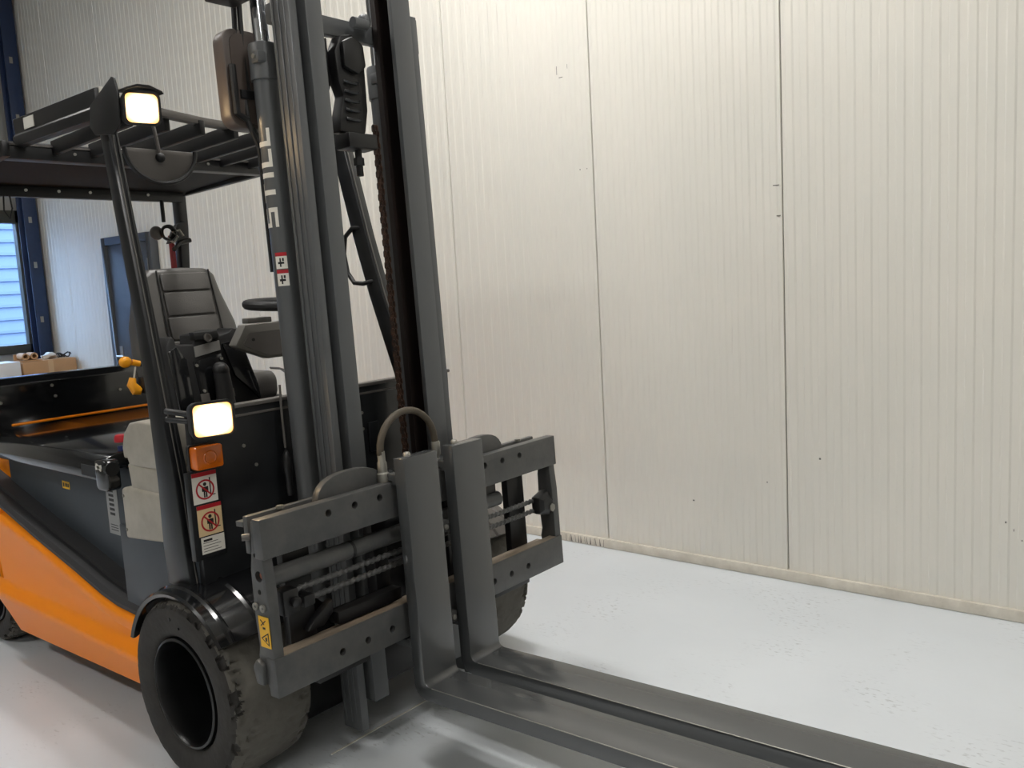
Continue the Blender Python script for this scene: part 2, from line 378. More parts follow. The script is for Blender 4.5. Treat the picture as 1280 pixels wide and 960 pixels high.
# ================================================================== FORKLIFT
FL = empty('forklift', (0, 0, 0), 'orange and dark grey forklift truck with lit headlamps and two long forks', 'forklift')

# ---- mast rails
def rail(name, sgn, y_out, y_web, y_in, u0, u1, tf, w0, w1, m='paint'):
    pts = [(u0, y_out), (u1, y_out), (u1, y_in), (u1 + tf, y_in), (u1 + tf, y_web), (u0 - tf, y_web), (u0 - tf, y_in), (u0, y_in)]
    # u0 front, u1 back (u1<u0); tf flange thickness
    return MB(T).prism([(u, sgn * y) for u, y in pts], 'z', w0, w1).build(name, m, FL, bevel=.003)
for s_, yo, yi in ((-1, .265, .212), (1, .277, .236)):
    o = rail('outer_mast_rail', s_, yo, yo - .018, yo - .030, -.165, -.257, .020, -.325, 2.05)
    i_ = rail('inner_mast_rail', s_, yi, yi - .018, .150, -.150, -.250, .020, -.24, 2.75)
    # machined ridges along the outer web, greasy running strips inside the inner rail, coloured dark for its shade
    for du, hh in ((-.190, .003), (-.215, .004), (-.243, .003)):
        MB(T).box(du - .004, du + .004, min(s_ * yo, s_ * (yo + hh)), max(s_ * yo, s_ * (yo + hh)), -.3, 2.04).build('web_ridge', 'paint', o, bevel=.0015)
    q = yi - .0185
    MB(T).box(-.2295, -.1705, min(s_ * q, s_ * (q - .005)), max(s_ * q, s_ * (q - .005)), -.2, 2.6).build('greased_shade_strip', 'grease_shade', i_)
    MB(T).box(-.230, -.2285, min(s_ * .149, s_ * q), max(s_ * .149, s_ * q), -.2, 2.6).build('greased_shade_strip', 'grease_shade', i_)
    MB(T).box(-.252, -.228, min(s_ * .1495, s_ * .1475), max(s_ * .1495, s_ * .1475), -.2, 2.6).build('greased_shade_strip', 'grease_shade', i_)
# crossmembers
MB(T).box(-.29, -.257, -.262, .275, 1.96, 2.02).build('mast_crossmember', 'paint', FL, bevel=.004)
MB(T).box(-.29, -.257, -.262, .275, .02, .16).build('mast_crossmember', 'dark', FL, bevel=.004)
MB(T).box(-.26, -.235, -.21, .21, 2.62, 2.72).build('mast_crossmember', 'paint', FL, bevel=.004)
# lift cylinders
for s_ in (-1, 1):
    yc = s_ * .246
    cy = MB(T).cyl((-.34, yc, -.2), (-.34, yc, 1.82), .041, 28).build('lift_cylinder', 'paint', FL)
    MB(T).lathe([(.0, 1.80), (.047, 1.80), (.047, 1.905), (.044, 1.913), (.028, 1.915), (.0, 1.915)], (-.34, yc, 0), 'z', 28).build('cylinder_collar', 'paint', cy)
    MB(T).cyl((-.34, yc, 1.9), (-.34, yc, 2.62), .026, 24).build('piston_rod', 'chrome', cy)
    MB(T).prism(rrect(-.318, 1.865, .02, .018, .006), 'y', yc - .052, yc + .052).build('cylinder_clamp', 'paint', cy, bevel=.002)
    MB(T).cyl((-.318, yc + s_ * .052, 1.865), (-.318, yc + s_ * .058, 1.865), .008, 6).build('clamp_bolt', 'bolt', cy)
    if s_ < 0: CYL = cy
MB(T).box(-.40, -.28, -.30, .30, 2.60, 2.68).build('cylinder_crosshead', 'dark', FL, bevel=.01)
# bits bolted beside the cylinder head, top left of the mast
MB(T).prism([(-.40, 2.03), (-.30, 2.03), (-.30, 2.12), (-.34, 2.18), (-.40, 2.12)], 'y', -.40, -.295).build('hose_bracket', 'dark', FL, bevel=.006)
# stickers wrapped on the near cylinder: lettering and two warning labels
def cylpatch(name, m, w0, w1, a0, a1, r, parent):
    n = 8; vs = []; fs = []
    for i in range(n + 1):
        t = math.radians(a0 + (a1 - a0) * i / n)
        for w_ in (w0, w1): vs.append((-.34 + r * math.cos(t), -.246 + r * math.sin(t), w_))
    for i in range(n): fs.append((2 * i, 2 * i + 2, 2 * i + 3, 2 * i + 1))
    return MB(T).add(vs, fs).build(name, m, parent)
# brand lettering STILL, read upwards, baseline towards the mast rail
BL, CAP, TH = -46, -128, .014
def letter(strokes):
    b = MB(T); n = 10; r = .0417
    for w0, w1, a0, a1 in strokes:
        vs = []; fs = []
        for i in range(n + 1):
            t = math.radians(a0 + (a1 - a0) * i / n)
            for w_ in (w0, w1): vs.append((-.34 + r * math.cos(t), -.246 + r * math.sin(t), w_))
        for i in range(n): fs.append((2 * i, 2 * i + 2, 2 * i + 3, 2 * i + 1))
        b.add(vs, fs)
    return b.build('brand_letter', 'white', CYL)
letter([(1.338, 1.400, BL, BL - 15), (1.338, 1.400, -80, -94), (1.338, 1.400, CAP + 15, CAP), (1.386, 1.400, BL, -94), (1.338, 1.352, -80, CAP)])
letter([(1.440, 1.456, BL, CAP), (1.418, 1.478, CAP + 15, CAP)])
letter([(1.494, 1.510, BL, CAP)])
letter([(1.527, 1.543, BL, CAP), (1.527, 1.583, BL, BL - 15)])
letter([(1.592, 1.608, BL, CAP), (1.592, 1.648, BL, BL - 15)])
for w0 in (1.205, 1.150):
    cylpatch('warning_label', 'white', w0, w0 + .052, -82, -28, .0416, CYL)
    cylpatch('label_header', 'red', w0 + .040, w0 + .052, -82, -28, .0419, CYL)
    cylpatch('label_figure', 'black', w0 + .006, w0 + .034, -62, -55, .0419, CYL)
    cylpatch('label_figure', 'black', w0 + .015, w0 + .022, -70, -42, .0420, CYL)
    cylpatch('label_figure', 'black', w0 + .024, w0 + .034, -50, -42, .0419, CYL)
# hydraulic hose down the near cylinder
MB(T).tube([(-.40, -.275, 2.05), (-.405, -.278, 1.9), (-.40, -.275, 1.77), (-.415, -.268, 1.70), (-.40, -.262, 1.62), (-.385, -.25, 1.5), (-.385, -.25, 1.2)], .0085, 8).build('hydraulic_hose', 'blackrub', FL)
MB(T).tube([(-.405, -.292, 2.05), (-.41, -.298, 1.9), (-.405, -.288, 1.77), (-.395, -.292, 1.68), (-.392, -.262, 1.6), (-.392, -.262, 1.2)], .0085, 8).build('hydraulic_hose', 'blackrub', FL)
MB(T).prism(rrect(-.405, 1.765, .018, .014, .005), 'y', -.31, -.262).build('hose_clip', 'blackrub', FL)
MB(T).tube([(-.385, -.288, .83), (-.385, -.292, .73), (-.385, -.292, .62)], .004, 8).build('brake_line', 'disc', FL)
MB(T).lathe([(.0, .46), (.012, .46), (.012, .53), (.016, .54), (.016, .58), (.01, .60), (.0, .62)], (-.385, -.292, 0), 'z', 14).build('hose_fitting', 'dark', FL)
# mirror-like cover left of the mast
mc = MB(T).prism(rrect(-.275, 1.815, .075, .155, .045, 6), 'x', -.46, -.40).build('rear_view_mirror', 'mirror', FL, bevel=.006)
MB(T).prism(rrect(-.268, 1.815, .06, .14, .035, 6), 'x', -.402, -.396).build('mirror_face', 'mirror', mc)
MB(T).tube([(-.385, -.335, 1.85), (-.385, -.335, 1.70), (-.385, -.30, 1.685)], .011, 8).build('mirror_bracket', 'dark', mc)
# chains
def chain(yc):
    b = MB(T); n = 84
    for k in range(n):
        w_ = .05 + k * .0195
        off = .0 if k % 2 else .004
        b.prism(rrect(-.245, w_, .009, .0125, .006, 2), 'y', yc - .009 + off, yc - .006 + off)
        b.prism(rrect(-.245, w_, .009, .0125, .006, 2), 'y', yc + .003 + off, yc + .006 + off)
        b.cyl((-.245, yc - .010, w_ + .0098), (-.245, yc + .010, w_ + .0098), .0042, 6)
    return b.build('lift_chain', 'chain', FL)
chain(.112); chain(-.112)
# chain anchor and hose pulley block by the far rail
bk = MB(T).prism([(-.06, 1.64), (.05, 1.64), (.07, 1.72), (.075, 1.93), (.03, 1.965), (-.02, 1.955), (-.05, 1.90), (-.045, 1.80), (-.03, 1.76), (-.05, 1.70)], 'x', -.275, -.225).build('pulley_block', 'dark', FL, bevel=.006)
MB(T).prism([(-.03, 1.93), (.02, 1.955), (.06, 1.93), (.065, 1.86), (.03, 1.83), (-.03, 1.85)], 'x', -.226, -.205).build('pulley_cover', 'dark', bk, bevel=.008)
for k in range(5):
    MB(T).tube([(-.222, -.028, 1.805 - k * .03), (-.212, -.012, 1.80 - k * .03), (-.212, .018, 1.80 - k * .03), (-.222, .03, 1.805 - k * .03)], .0055, 8).build('chain_link', 'plate', bk)
MB(T).box(-.265, -.19, -.055, .07, 1.585, 1.635).build('anchor_block', 'dark', bk, bevel=.006)
MB(T).cyl((-.23, .012, 1.50), (-.23, .012, 1.585), .012, 10).cyl((-.23, .012, 1.535), (-.23, .012, 1.56), .018, 6).build('anchor_bolt', 'dark', bk)
MB(T).prism([(-.17, 1.90), (-.05, 1.95), (-.05, 1.80), (-.09, 1.70), (-.12, 1.83), (-.17, 1.84)], 'x', -.28, -.26).build('gusset_plate', 'dark', bk, bevel=.003)
MB(T).lathe([(.0, -.03), (.018, -.03), (.018, .03), (.012, .03), (.012, .0), (.0, .0)], (-.21, .055, 2.00), 'y', 14).build('hose_port', 'paint', bk)
MB(T).sphere((-.22, .085, 2.015), .024).build('port_knob', 'paint', bk)
# grooved bracket on far outer rail
MB(T).box(-.25, -.20, .277, .30, 1.70, 1.745).cyl((-.225, .30, 1.722), (-.225, .308, 1.722), .012, 8).build('rail_lug', 'dark', FL, bevel=.003)
# rust-free stop on outer rail top, far side
MB(T).prism([(-.257, 1.93), (-.18, 1.93), (-.18, 2.05), (-.257, 2.05)], 'y', .277, .296).build('rail_stop', 'paint', FL, bevel=.005)

# ---- carriage (side-shift frame with fork positioner)
Y0, Y1, HC = -.668, .668, .508
cf = MB(T)
endpts = [(-.005, .015), (-.005, .30), (-.012, .395), (-.012, .50), (-.05, .50), (-.058, .42), (-.072, .36), (-.075, .22), (-.07, .14), (-.078, .11), (-.07, .06), (-.04, .015)]
cf.prism(endpts, 'y', Y0 + .002, Y0 + .036)
CF = cf.build('carriage_frame', 'carr', FL, bevel=.003)
MB(T).prism(endpts, 'y', Y1 - .034, Y1).build('end_plate', 'carr', CF, bevel=.003)
def tl(u, y, w_): return T((u, y, w_))
cut(CF, [(tl(-.036, Y0 - .02, .345), tl(-.036, Y0 + .02, .345), .016), (tl(-.04, Y0 - .02, .300), tl(-.04, Y0 + .02, .300), .008), (tl(-.045, Y0 - .02, .405), tl(-.045, Y0 + .02, .405), .006)])
MB(T).cyl((-.036, Y0 + .012, .345), (-.036, Y0 + .017, .345), .010, 14).build('hole_plug', mat('copper', (170, 108, 82), .4, .6), CF)
for u, w_ in ((-.06, .258), (-.026, .257)):
    MB(T).lathe([(.004, -.004), (.011, -.006), (.011, .0), ], (u, Y0, w_), 'y', 14).cyl((u, Y0 - .001, w_), (u, Y0, w_), .0045, 10).build('socket_screw', 'bolt', CF)
MB(T).cyl((-.062, Y0 + .006, .455), (-.075, Y0 - .012, .455), .010, 10).build('frame_bolt', 'disc', CF)
MB(T).prism([(-.085, .03), (-.05, .03), (-.045, .09), (-.075, .105), (-.095, .08)], 'y', Y0 - .012, Y0 + .01).build('hook_lug', 'carr', CF, bevel=.006)
ub = MB(T).box(-.04, 0, Y0, Y1, HC - .1127, HC).build('upper_bar', 'carr', CF, bevel=.003)
lb = MB(T).box(-.04, 0, Y0, Y1, 0, .1119).build('lower_bar', 'carr', CF, bevel=.003)
HY = (-.436, -.337, -.237, .256, .352, .450)
cut(ub, [(tl(-.06, y, .472), tl(.02, y, .472), .0115) for y in HY])
cut(lb, [(tl(-.06, y, .050), tl(.02, y, .050), .0115) for y in HY])
MB(T).box(-.10, -.04, Y0 + .034, Y1 - .034, .035, .094).build('lower_ledge', 'carr2', CF, bevel=.003)
MB(T).box(-.035, -.004, Y0 + .034, Y1 - .03, .1119, .1135).build('worn_strip', 'carr2', CF)
MB(T).box(-.10, -.078, Y0 + .012, Y1 - .035, .40, .508).build('rear_upper_plate', 'carr', CF, bevel=.003)
MB(T).box(-.135, -.10, Y0 + .012, Y0 + .055, .475, .49).build('plate_tab', 'carr', CF)
for y in (-.55, .53):
    MB(T).cyl((-.07, y, .508), (-.07, y, .516), .012, 8).build('plate_bolt', 'bolt', CF)
def ear(ya, yb):
    pts = []
    L_ = yb - ya
    for k in range(15):
        t = k / 14
        a = PI * (1 - t)
        pts.append((ya + L_ / 2 + L_ / 2 * math.copysign(abs(math.cos(a)) ** .8, math.cos(a)), .46 + .11 * math.sin(a) ** .62))
    MB(T).prism([(ya, .40)] + pts + [(yb, .40)], 'x', -.074, -.046).build('gusset_ear', 'carr', CF, bevel=.003)
ear(-.44, -.165); ear(.19, .415)
# hydraulic cylinder tube, screws, drive units
MB(T).cyl((-.055, Y0 + .034, .325), (-.055, Y1 - .3, .325), .027, 20).build('positioner_cylinder', 'carr', CF)
MB(T).cyl((-.055, -.335, .325), (-.055, -.325, .325), .0285, 20).build('cylinder_band', 'dark', CF)
def screw(w_, ya, yb, r=.0085):
    b = MB(T); n = int((yb - ya) / .004); vs = []; nn = 10
    for i in range(n):
        y = ya + (yb - ya) * i / (n - 1)
        for k in range(nn):
            a = 2 * PI * k / nn
            rr = r + .0016 * math.sin(a - y * 2 * PI / .022)
            vs.append((-.05 + rr * math.cos(a), y, w_ + rr * math.sin(a)))
    fs = [(i * nn + k, i * nn + (k + 1) % nn, (i + 1) * nn + (k + 1) % nn, (i + 1) * nn + k) for i in range(n - 1) for k in range(nn)]
    return b.add(vs, fs).build('threaded_rod', 'carr', CF)
screw(.268, -.55, .63); screw(.229, -.53, .63)
MB(T).box(-.085, -.03, -.600, -.545, .205, .280).cyl((-.03, -.565, .245), (-.012, -.565, .24), .018, 8).build('drive_unit', 'dark', CF, bevel=.01)
MB(T).box(-.08, -.03, -.53, -.49, .21, .245).build('drive_nut', 'dark', CF, bevel=.006)
MB(T).lathe([(.0, -.03), (.028, -.03), (.046, -.018), (.05, .0), (.046, .018), (.028, .03), (.0, .03)], (-.035, .605, .25), 'x', 10, fn=lambda r, o, t, j: r * (1 + .10 * math.cos(5 * t))).build('drive_sprocket', 'dark', CF, bevel=.002)
MB(T).cyl((-.02, .625, .232), (.0, .625, .232), .016, 6).build('sprocket_nut', 'bolt', CF)
# inner uprights of the carriage
for ya in (-.545, .475):
    MB(T).box(-.125, -.095, ya, ya + .095, .03, .44).build('carriage_upright', 'dark', CF, bevel=.003)
for ya in (-.20, .14):
    MB(T).box(-.145, -.10, ya, ya + .06, -.02, .50).build('roller_plate', 'dark', CF, bevel=.003)
MB(T).box(-.10, -.05, -.40, -.14, .11, .15).prism([(-.5, .12), (-.44, .12), (-.40, .15), (-.40, .19), (-.47, .15)], 'x', -.10, -.07).build('hook_bracket', 'dark', CF, bevel=.004)
MB(T).box(-.09, -.05, .18, .36, .345, .39).build('stop_block', 'dark', CF, bevel=.004)
MB(T).box(-.02, .03, -.038, .024, .30, .34).build('fork_slide', 'carr', CF, bevel=.005)
MB(T).box(-.02, .03, -.038, .024, -.01, .03).build('fork_slide', 'carr', CF, bevel=.005)
for w_ in (.318, .010):
    for y in (-.020, .008): MB(T).cyl((.03, y, w_), (.034, y, w_), .009, 12).cyl((.034, y, w_), (.0345, y, w_), .0045, 8).build('slide_screw', 'bolt', CF)
for ya in (-.50, .30): MB(T).box(-.115, -.04, ya, ya + .2, -.035, .0).build('lower_hook', 'dark', CF, bevel=.005)
# hose arch with couplings
hp = [(-.035, -.183, .585)] + [(-.035, -.066 + .122 * math.cos(a), .60 + .118 * math.sin(a)) for a in [PI * (1 - k / 14) for k in range(15)]] + [(-.035, .058, .575)]
ha = MB(T).tube(hp, .0115, 12).build('hydraulic_hose', 'hose', CF)
MB(T).lathe([(.0, .50), (.020, .50), (.020, .535), (.0155, .54), (.0155, .57), (.0125, .575), (.0125, .605), (.0, .605)], (-.035, -.185, 0), 'z', 16).build('hose_coupling', 'bolt', ha)
MB(T).lathe([(.0, .50), (.011, .50), (.011, .53), (.008, .54), (.015, .55), (.015, .59), (.0125, .595), (.0, .60)], (-.035, .058, 0), 'z', 16).build('hose_coupling', 'bolt', ha)
MB(T).tube([(-.03, -.170, .55), (-.02, -.155, .545), (-.018, -.15, .53), (-.022, -.158, .515), (-.03, -.17, .52)], .002, 6).build('dust_cap_wire', 'dark', ha)
# yellow warning plate on the near end
ys = MB(T).box(-.056, -.008, Y0 - .0012, Y0, .143, .232).build('warning_plate', 'yellow', CF)
MB(T).add([(-.051, Y0 - .0016, .169), (-.014, Y0 - .0016, .149), (-.014, Y0 - .0016, .189)], [(0, 1, 2)]).build('warning_triangle', 'black', ys)
MB(T).add([(-.044, Y0 - .0020, .169), (-.018, Y0 - .0020, .155), (-.018, Y0 - .0020, .183)], [(0, 1, 2)]).build('triangle_field', 'yellow', ys)
MB(T).box(-.030, -.022, Y0 - .0024, Y0 - .0021, .163, .174).build('warning_symbol', 'black', ys)
MB(T).beam((-.046, Y0 - .0018, .205), (-.022, Y0 - .0018, .222), .003, .0006, (0, 1, 0)).beam((-.046, Y0 - .0018, .222), (-.03, Y0 - .0018, .210), .003, .0006, (0, 1, 0)).box(-.038, -.026, Y0 - .0019, Y0 - .0015, .196, .202).build('warning_symbol', 'black', ys)
# ---- forks
def fork(ya):
    yb = ya + .1474
    b = MB(T); uF, uB, wT, wt, wb_ = .0705, .0225, .588, -.144, -.192
    pts = [(uB, wT), (uB, wb_ + .05)]
    for k in range(6):
        a = PI + PI / 2 * k / 5; pts.append((uB + .05 + .05 * math.cos(a), wb_ + .05 + .05 * math.sin(a)))
    pts += [(1.25, wb_), (1.62, wt - .014), (1.62, wt)]
    for k in range(6):
        a = -PI / 2 - PI / 2 * k / 5; pts.append((uF + .022 + .022 * math.cos(a), wt + .022 + .022 * math.sin(a)))
    pts += [(uF, wT)]
    b.prism(pts, 'y', ya, yb)
    o = b.build('fork', 'fork', FL, bevel=.0035)
    MB(T).prism([(.0225, .535), (.0225, .50), (.002, .50), (.002, .512), (-.046, .512), (-.046, .49), (-.06, .49), (-.06, .535)], 'y', ya + .004, yb - .004).build('fork_hook', 'fork', o, bevel=.003)
    MB(T).prism([(.0225, -.03), (.0225, .0), (.002, .0), (.002, -.006), (-.046, -.006), (-.046, .012), (-.06, .012), (-.06, -.03)], 'y', ya + .004, yb - .004).build('fork_hook', 'fork', o, bevel=.003)
    MB(T).tube([(.10, ya + .001, wt - .0008), (.7, ya + .001, wt - .0008), (1.6, ya + .001, wt - .0008)], .0016, 6).build('worn_edge', 'bolt', o)
    MB(T).lathe([(.0, .598), (.009, .598), (.012, .593), (.012, .588), (.0, .588)], (.03, ya + .052, 0), 'z', 12).build('locking_pin', 'steel', o)
    return o
fork(-.1886); fork(.029)

# ---- wheels
AX, AZ, R = .258, .304, .304
def tyre(c, R, wd, sgn, seed, rr):
    h = wd / 2
    prof = []
    k = R / .304
    for r, o in [(rr + .004, -.080), (rr + .008, -.118), (rr + .016, -.133), (rr + .03, -.139), (.225 * k, -.143), (.255 * k, -.145), (.276 * k, -.141), (.288 * k, -.133), (.295 * k, -.122), (.2985 * k, -.108), (.3015 * k, -.085), (.3035 * k, -.04), (.304 * k, 0)]:
        prof.append((r, o * h / .145))
    fine = []
    for i in range(len(prof) - 1):
        m_ = 4 if i >= 5 else 1
        for t in range(m_):
            f = t / m_; fine.append((prof[i][0] + (prof[i + 1][0] - prof[i][0]) * f, prof[i][1] + (prof[i + 1][1] - prof[i][1]) * f))
    prof = fine + [prof[-1]]
    prof = prof + [(r, -o) for r, o in prof[-2::-1]]
    n = 360
    def fn(r, o, t, j):
        e = max(0.0, 1 - abs(r - .289 * k) / .014)     # shoulder band
        q = Vector((math.cos(t) * 3.2, math.sin(t) * 3.2, seed + o * 6))
        nz = noise.noise(q * 2.3) + .6 * noise.noise(q * 6.1)
        chip = min(.022, max(0.0, nz - .10) * .065) * e
        q2 = Vector((math.cos(t) * 9, math.sin(t) * 9, seed + o * 30))
        crack = min(.010, max(0.0, noise.noise(q2 * 1.6) - .22) * .11) * max(0, 1 - abs(r - .2985 * k) / .0075)
        return r - chip - crack - .0015 * noise.noise(q * 4) * (1 if r > .2 * k else 0)
    if sgn > 0: prof = [(r, -o) for r, o in prof]
    return MB().lathe(prof, (c[0], c[1], c[2]), 'y', n, fn)
def wheel(name, x, ymid, R, wd, rr, seed, lab):
    s_ = -1 if ymid < 0 else 1
    t_ = tyre((x, ymid, R - .001), R, wd, s_, seed, rr).build(name, 'rubber', FL, angle=42)
    t_.data.materials.append(M['tread'])
    for p in t_.data.polygons:
        c = p.center; rad = math.hypot(c.x - x, c.z - R); out = (abs(c.y) - abs(ymid)) / (wd / 2)
        if rad > (.286 + .004 * noise.noise(Vector((c.x * 30, c.z * 30, seed)))) * R / .304: p.material_index = 1
    h = wd / 2
    rim = MB().lathe([(rr + .006, h * .86), (rr + .006, h * .94), (rr - .002, h * .96), (rr - .006, h * .90), (rr - .012, h * .5), (rr - .016, -.02), (rr - .05, -.035), (.075, -.045), (.07, -.0), (.05, .02), (.0, .025)],
                     (0, 0, 0), 'y', 64)
    rim.v = [(x + a, ymid + s_ * b, R + c) for a, b, c in rim.v]
    ro = rim.build('rim', 'rim', t_, angle=40)
    for k in range(6):
        a = 2 * PI * k / 6 + .3
        MB().cyl((x + .092 * math.cos(a), ymid - s_ * .045, R + .092 * math.sin(a)), (x + .092 * math.cos(a), ymid - s_ * .018, R + .092 * math.sin(a)), .012, 6).build('wheel_nut', 'bolt', ro)
    return t_
TN = wheel('front_tyre', AX, -.551, R, .29, .171, 3.1, '')
wheel('front_tyre', AX, .551, R, .29, .171, 8.7, '')
wheel('rear_tyre', -1.62, -.49, .235, .19, .13, 5.2, '')
wheel('rear_tyre', -1.62, .49, .235, .19, .13, 6.4, '')
MB().cyl((.235, -.698, .545), (.235, -.69, .545), .006, 10).cyl((.285, -.698, .525), (.285, -.69, .525), .004, 10).build('wear_hole', 'black', TN)

MB().prism([(.02, .10), (.40, .10), (.46, .20), (.46, .48), (.36, .60), (.02, .60)], 'y', -.39, .39).build('drive_axle', 'roof', FL, bevel=.012)
MB(T).box(-.25, -.20, -.15, .15, -.22, -.10).build('mast_crossmember', 'dark', FL, bevel=.006)
# ---- fenders
def fender(s_):
    b = MB(); n = 26
    secs = [(.310, .690), (.321, .695), (.328, .688), (.330, .66), (.337, .652), (.337, .645), (.332, .638), (.340, .56), (.348, .552), (.348, .545), (.342, .538), (.348, .40), (.336, .40), (.330, .53), (.320, .66), (.310, .682)]
    m = len(secs); vs = []
    for i in range(n):
        t = math.radians(158 - (158 - 40) * i / (n - 1))
        for r, y in secs: vs.append((AX + r * math.cos(t), s_ * y, AZ + r * math.sin(t)))
    fs = [(i * m + j, i * m + (j + 1) % m, (i + 1) * m + (j + 1) % m, (i + 1) * m + j) for i in range(n - 1) for j in range(m)] + [tuple(range(m)), tuple((n - 1) * m + j for j in range(m))]
    return b.add(vs, fs).build('fender', 'gloss' if s_ < 0 else 'disc', FL, angle=25)
fender(-1); fender(1)

# ---- chassis, skirts, sills
def skirt(s_):
    top = [(-1.95, .84), (-1.6, .755), (-1.277, .674), (-.95, .592), (-.625, .519), (-.42, .468), (-.3, .448), (-.19, .442), (-.09, .440)]
    secs = []
    for x, zt in top:
        zb = .127 + (.166 - .127) * (x + 1.29) / 1.05
        yw = 0.0
        if x < -1.30: zb = .40 if x > -1.7 else .46
        zf = max(.297, zb + .03)
        rows = [(.50, zt - .002), (.590, zt), (.606, zt - .006), (.617, zt - .018), (.620, zt - .034), (.616, zt - .06), (.608, (zt + zf) / 2 + .03), (.609, zf + .06), (.622, zf + .034), (.638, zf + .014), (.641, zf - .004), (.634, zf - .022), (.612, (zf + zb) / 2 - .01), (.592, zb), (.56, zb), (.50, zb + .02)]
        secs.append([(x, s_ * y, z) for y, z in rows])
    # wheel arch cut behind: insert a station close to the front of the arch
    x = -1.292; zt = .678; zb = .127; zf = .297
    rows = [(.50, zt - .002), (.590, zt), (.606, zt - .006), (.617, zt - .018), (.620, zt - .034), (.616, zt - .06), (.608, (zt + zf) / 2 + .03), (.609, zf + .06), (.622, zf + .034), (.638, zf + .014), (.641, zf - .004), (.634, zf - .022), (.612, (zf + zb) / 2 - .01), (.592, zb), (.56, zb), (.50, zb + .02)]
    secs[2] = [(x, s_ * y, z) for y, z in rows]
    # arch: rear end leaning backwards with height
    secs2 = []
    for i, s2 in enumerate(secs):
        if i < 2: continue
        secs2.append(s2)
    first = [(p[0] - .11 * min(1, max(0, (p[2] - .127) / .17)) - .06 * max(0, p[2] - .297), p[1], p[2]) for p in secs2[0]]
    secs2[0] = first
    m = len(first); n = len(secs2)
    vs = [p for s2 in secs2 for p in s2]
    fs = [(i * m + j, i * m + (j + 1) % m, (i + 1) * m + (j + 1) % m, (i + 1) * m + j) for i in range(n - 1) for j in range(m)] + [tuple(range(m)), tuple((n - 1) * m + j for j in range(m))]
    sk = MB().add(vs, fs).build('side_skirt', 'orange', FL, angle=50)
    # counterweight side behind
    MB().prism([(-1.42, .705), (-1.30, .676), (-1.42, .40), (-1.50, .46), (-1.62, .50), (-1.76, .47), (-1.88, .38), (-1.92, .25), (-2.15, .25), (-2.15, .95), (-1.95, .86)], 'y', s_ * .50, s_ * .612).build('counterweight_side', 'orange', FL, bevel=.01)
    # rubber sill on top of the skirt
    b = MB(); pts = []
    line = [(-1.9, .828), (-1.4, .704), (-1.277, .674), (-.95, .592), (-.625, .519), (-.42, .468), (-.3, .448), (-.12, .44)]
    rows = [(.610, .001), (.612, .018), (.60, .034), (.575, .038), (.570, .030), (.558, .030), (.553, .042), (.50, .055), (.50, -.01)]
    vs = [(x, s_ * y, z + dz) for x, z in line for y, dz in rows]; m = len(rows)
    fs = [(i * m + j, i * m + (j + 1) % m, (i + 1) * m + (j + 1) % m, (i + 1) * m + j) for i in range(len(line) - 1) for j in range(m)] + [tuple(range(m)), tuple((len(line) - 1) * m + j for j in range(m))]
    b.add(vs, fs).build('sill_strip', 'sill', FL, angle=30)
skirt(-1); skirt(1)
MB().box(-1.9, -.05, -.50, .50, .12, .40).build('chassis', 'dark', FL, bevel=.01)
MB().prism([(-2.3, .25), (-1.95, .25), (-1.95, .6), (-1.5, .6), (-1.42, .95), (-1.42, 1.02), (-2.1, 1.02), (-2.3, .8)], 'y', -.50, .50).build('counterweight', 'orange', FL, bevel=.03)
# side panel (battery door) under the hood
MB().box(-1.44, .06, -.505, -.49, .38, .93).build('side_panel', 'side', FL, bevel=.003)
MB().box(-1.44, .06, .49, .505, .38, .93).build('side_panel', 'side', FL, bevel=.003)
MB().prism([(-.24, .42), (.10, .44), (.28, .60), (.28, .76), (-.24, .76)], 'y', -.60, -.52).build('corner_panel', 'side', FL, bevel=.006)
MB().box(-.20, .29, .50, .58, .44, .76).build('corner_panel', 'side', FL, bevel=.006)
# yellow plate and info plate
yp = MB().box(-.90, -.835, -.5065, -.505, .791, .822).build('number_plate', 'yellow', FL)
MB().box(-.893, -.882, -.5069, -.5065, .798, .815).build('plate_print', 'black', yp)
for k in range(3): MB().box(-.873 + k * .012, -.864 + k * .012, -.5069, -.5065, .799, .814).build('plate_print', 'black', yp)
ip = MB().box(-.52, -.432, -.5068, -.505, .66, .885).build('type_plate', mat('plate_grey', (150, 150, 148), .4), FL)
for k in range(8): MB().box(-.50, -.462, -.5072, -.5068, .86 - k * .018, .870 - k * .018).build('plate_print', 'black', ip)
for k in range(3): MB().box(-.505, -.448, -.5072, -.5068, .675 + k * .010, .678 + k * .010).build('plate_print', 'dark', ip)
# hood
hood_prof = [(-.605, .902), (-.612, .93), (-.606, .965), (-.59, .985), (-.55, .998), (-.30, 1.008), (.30, 1.008), (.55, .998), (.59, .985), (.606, .965), (.612, .93), (.605, .902), (.575, .902), (.575, .94), (-.575, .94), (-.575, .902)]
MB().prism(hood_prof, 'x', -1.40, -.30).build('battery_hood', 'gloss', FL, bevel=.004, angle=45)
MB().prism([(-.612, .915), (-.612, .955), (-.605, .955), (-.605, .915)], 'x', -.46, -.345).build('hood_slot', 'black', FL)
MB().prism(rrect(-.29, .93, .045, .055, .02), 'y', -.62, -.57).build('hood_latch', 'gloss', FL, bevel=.006)
MB().beam((-.32, -.622, .955), (-.275, -.622, .965), .012, .002, (0, 1, 0)).beam((-.315, -.622, .968), (-.28, -.622, .952), .012, .002, (0, 1, 0)).build('latch_mark', 'white', FL)
MB().cyl((-.26, -.60, .955), (-.24, -.60, .955), .025, 12).build('hood_hinge', 'blackrub', FL)
MB().box(-1.376, -1.364, -.50, .3, 1.010, 1.022).build('rear_edge_strip', 'orange', FL, bevel=.008)
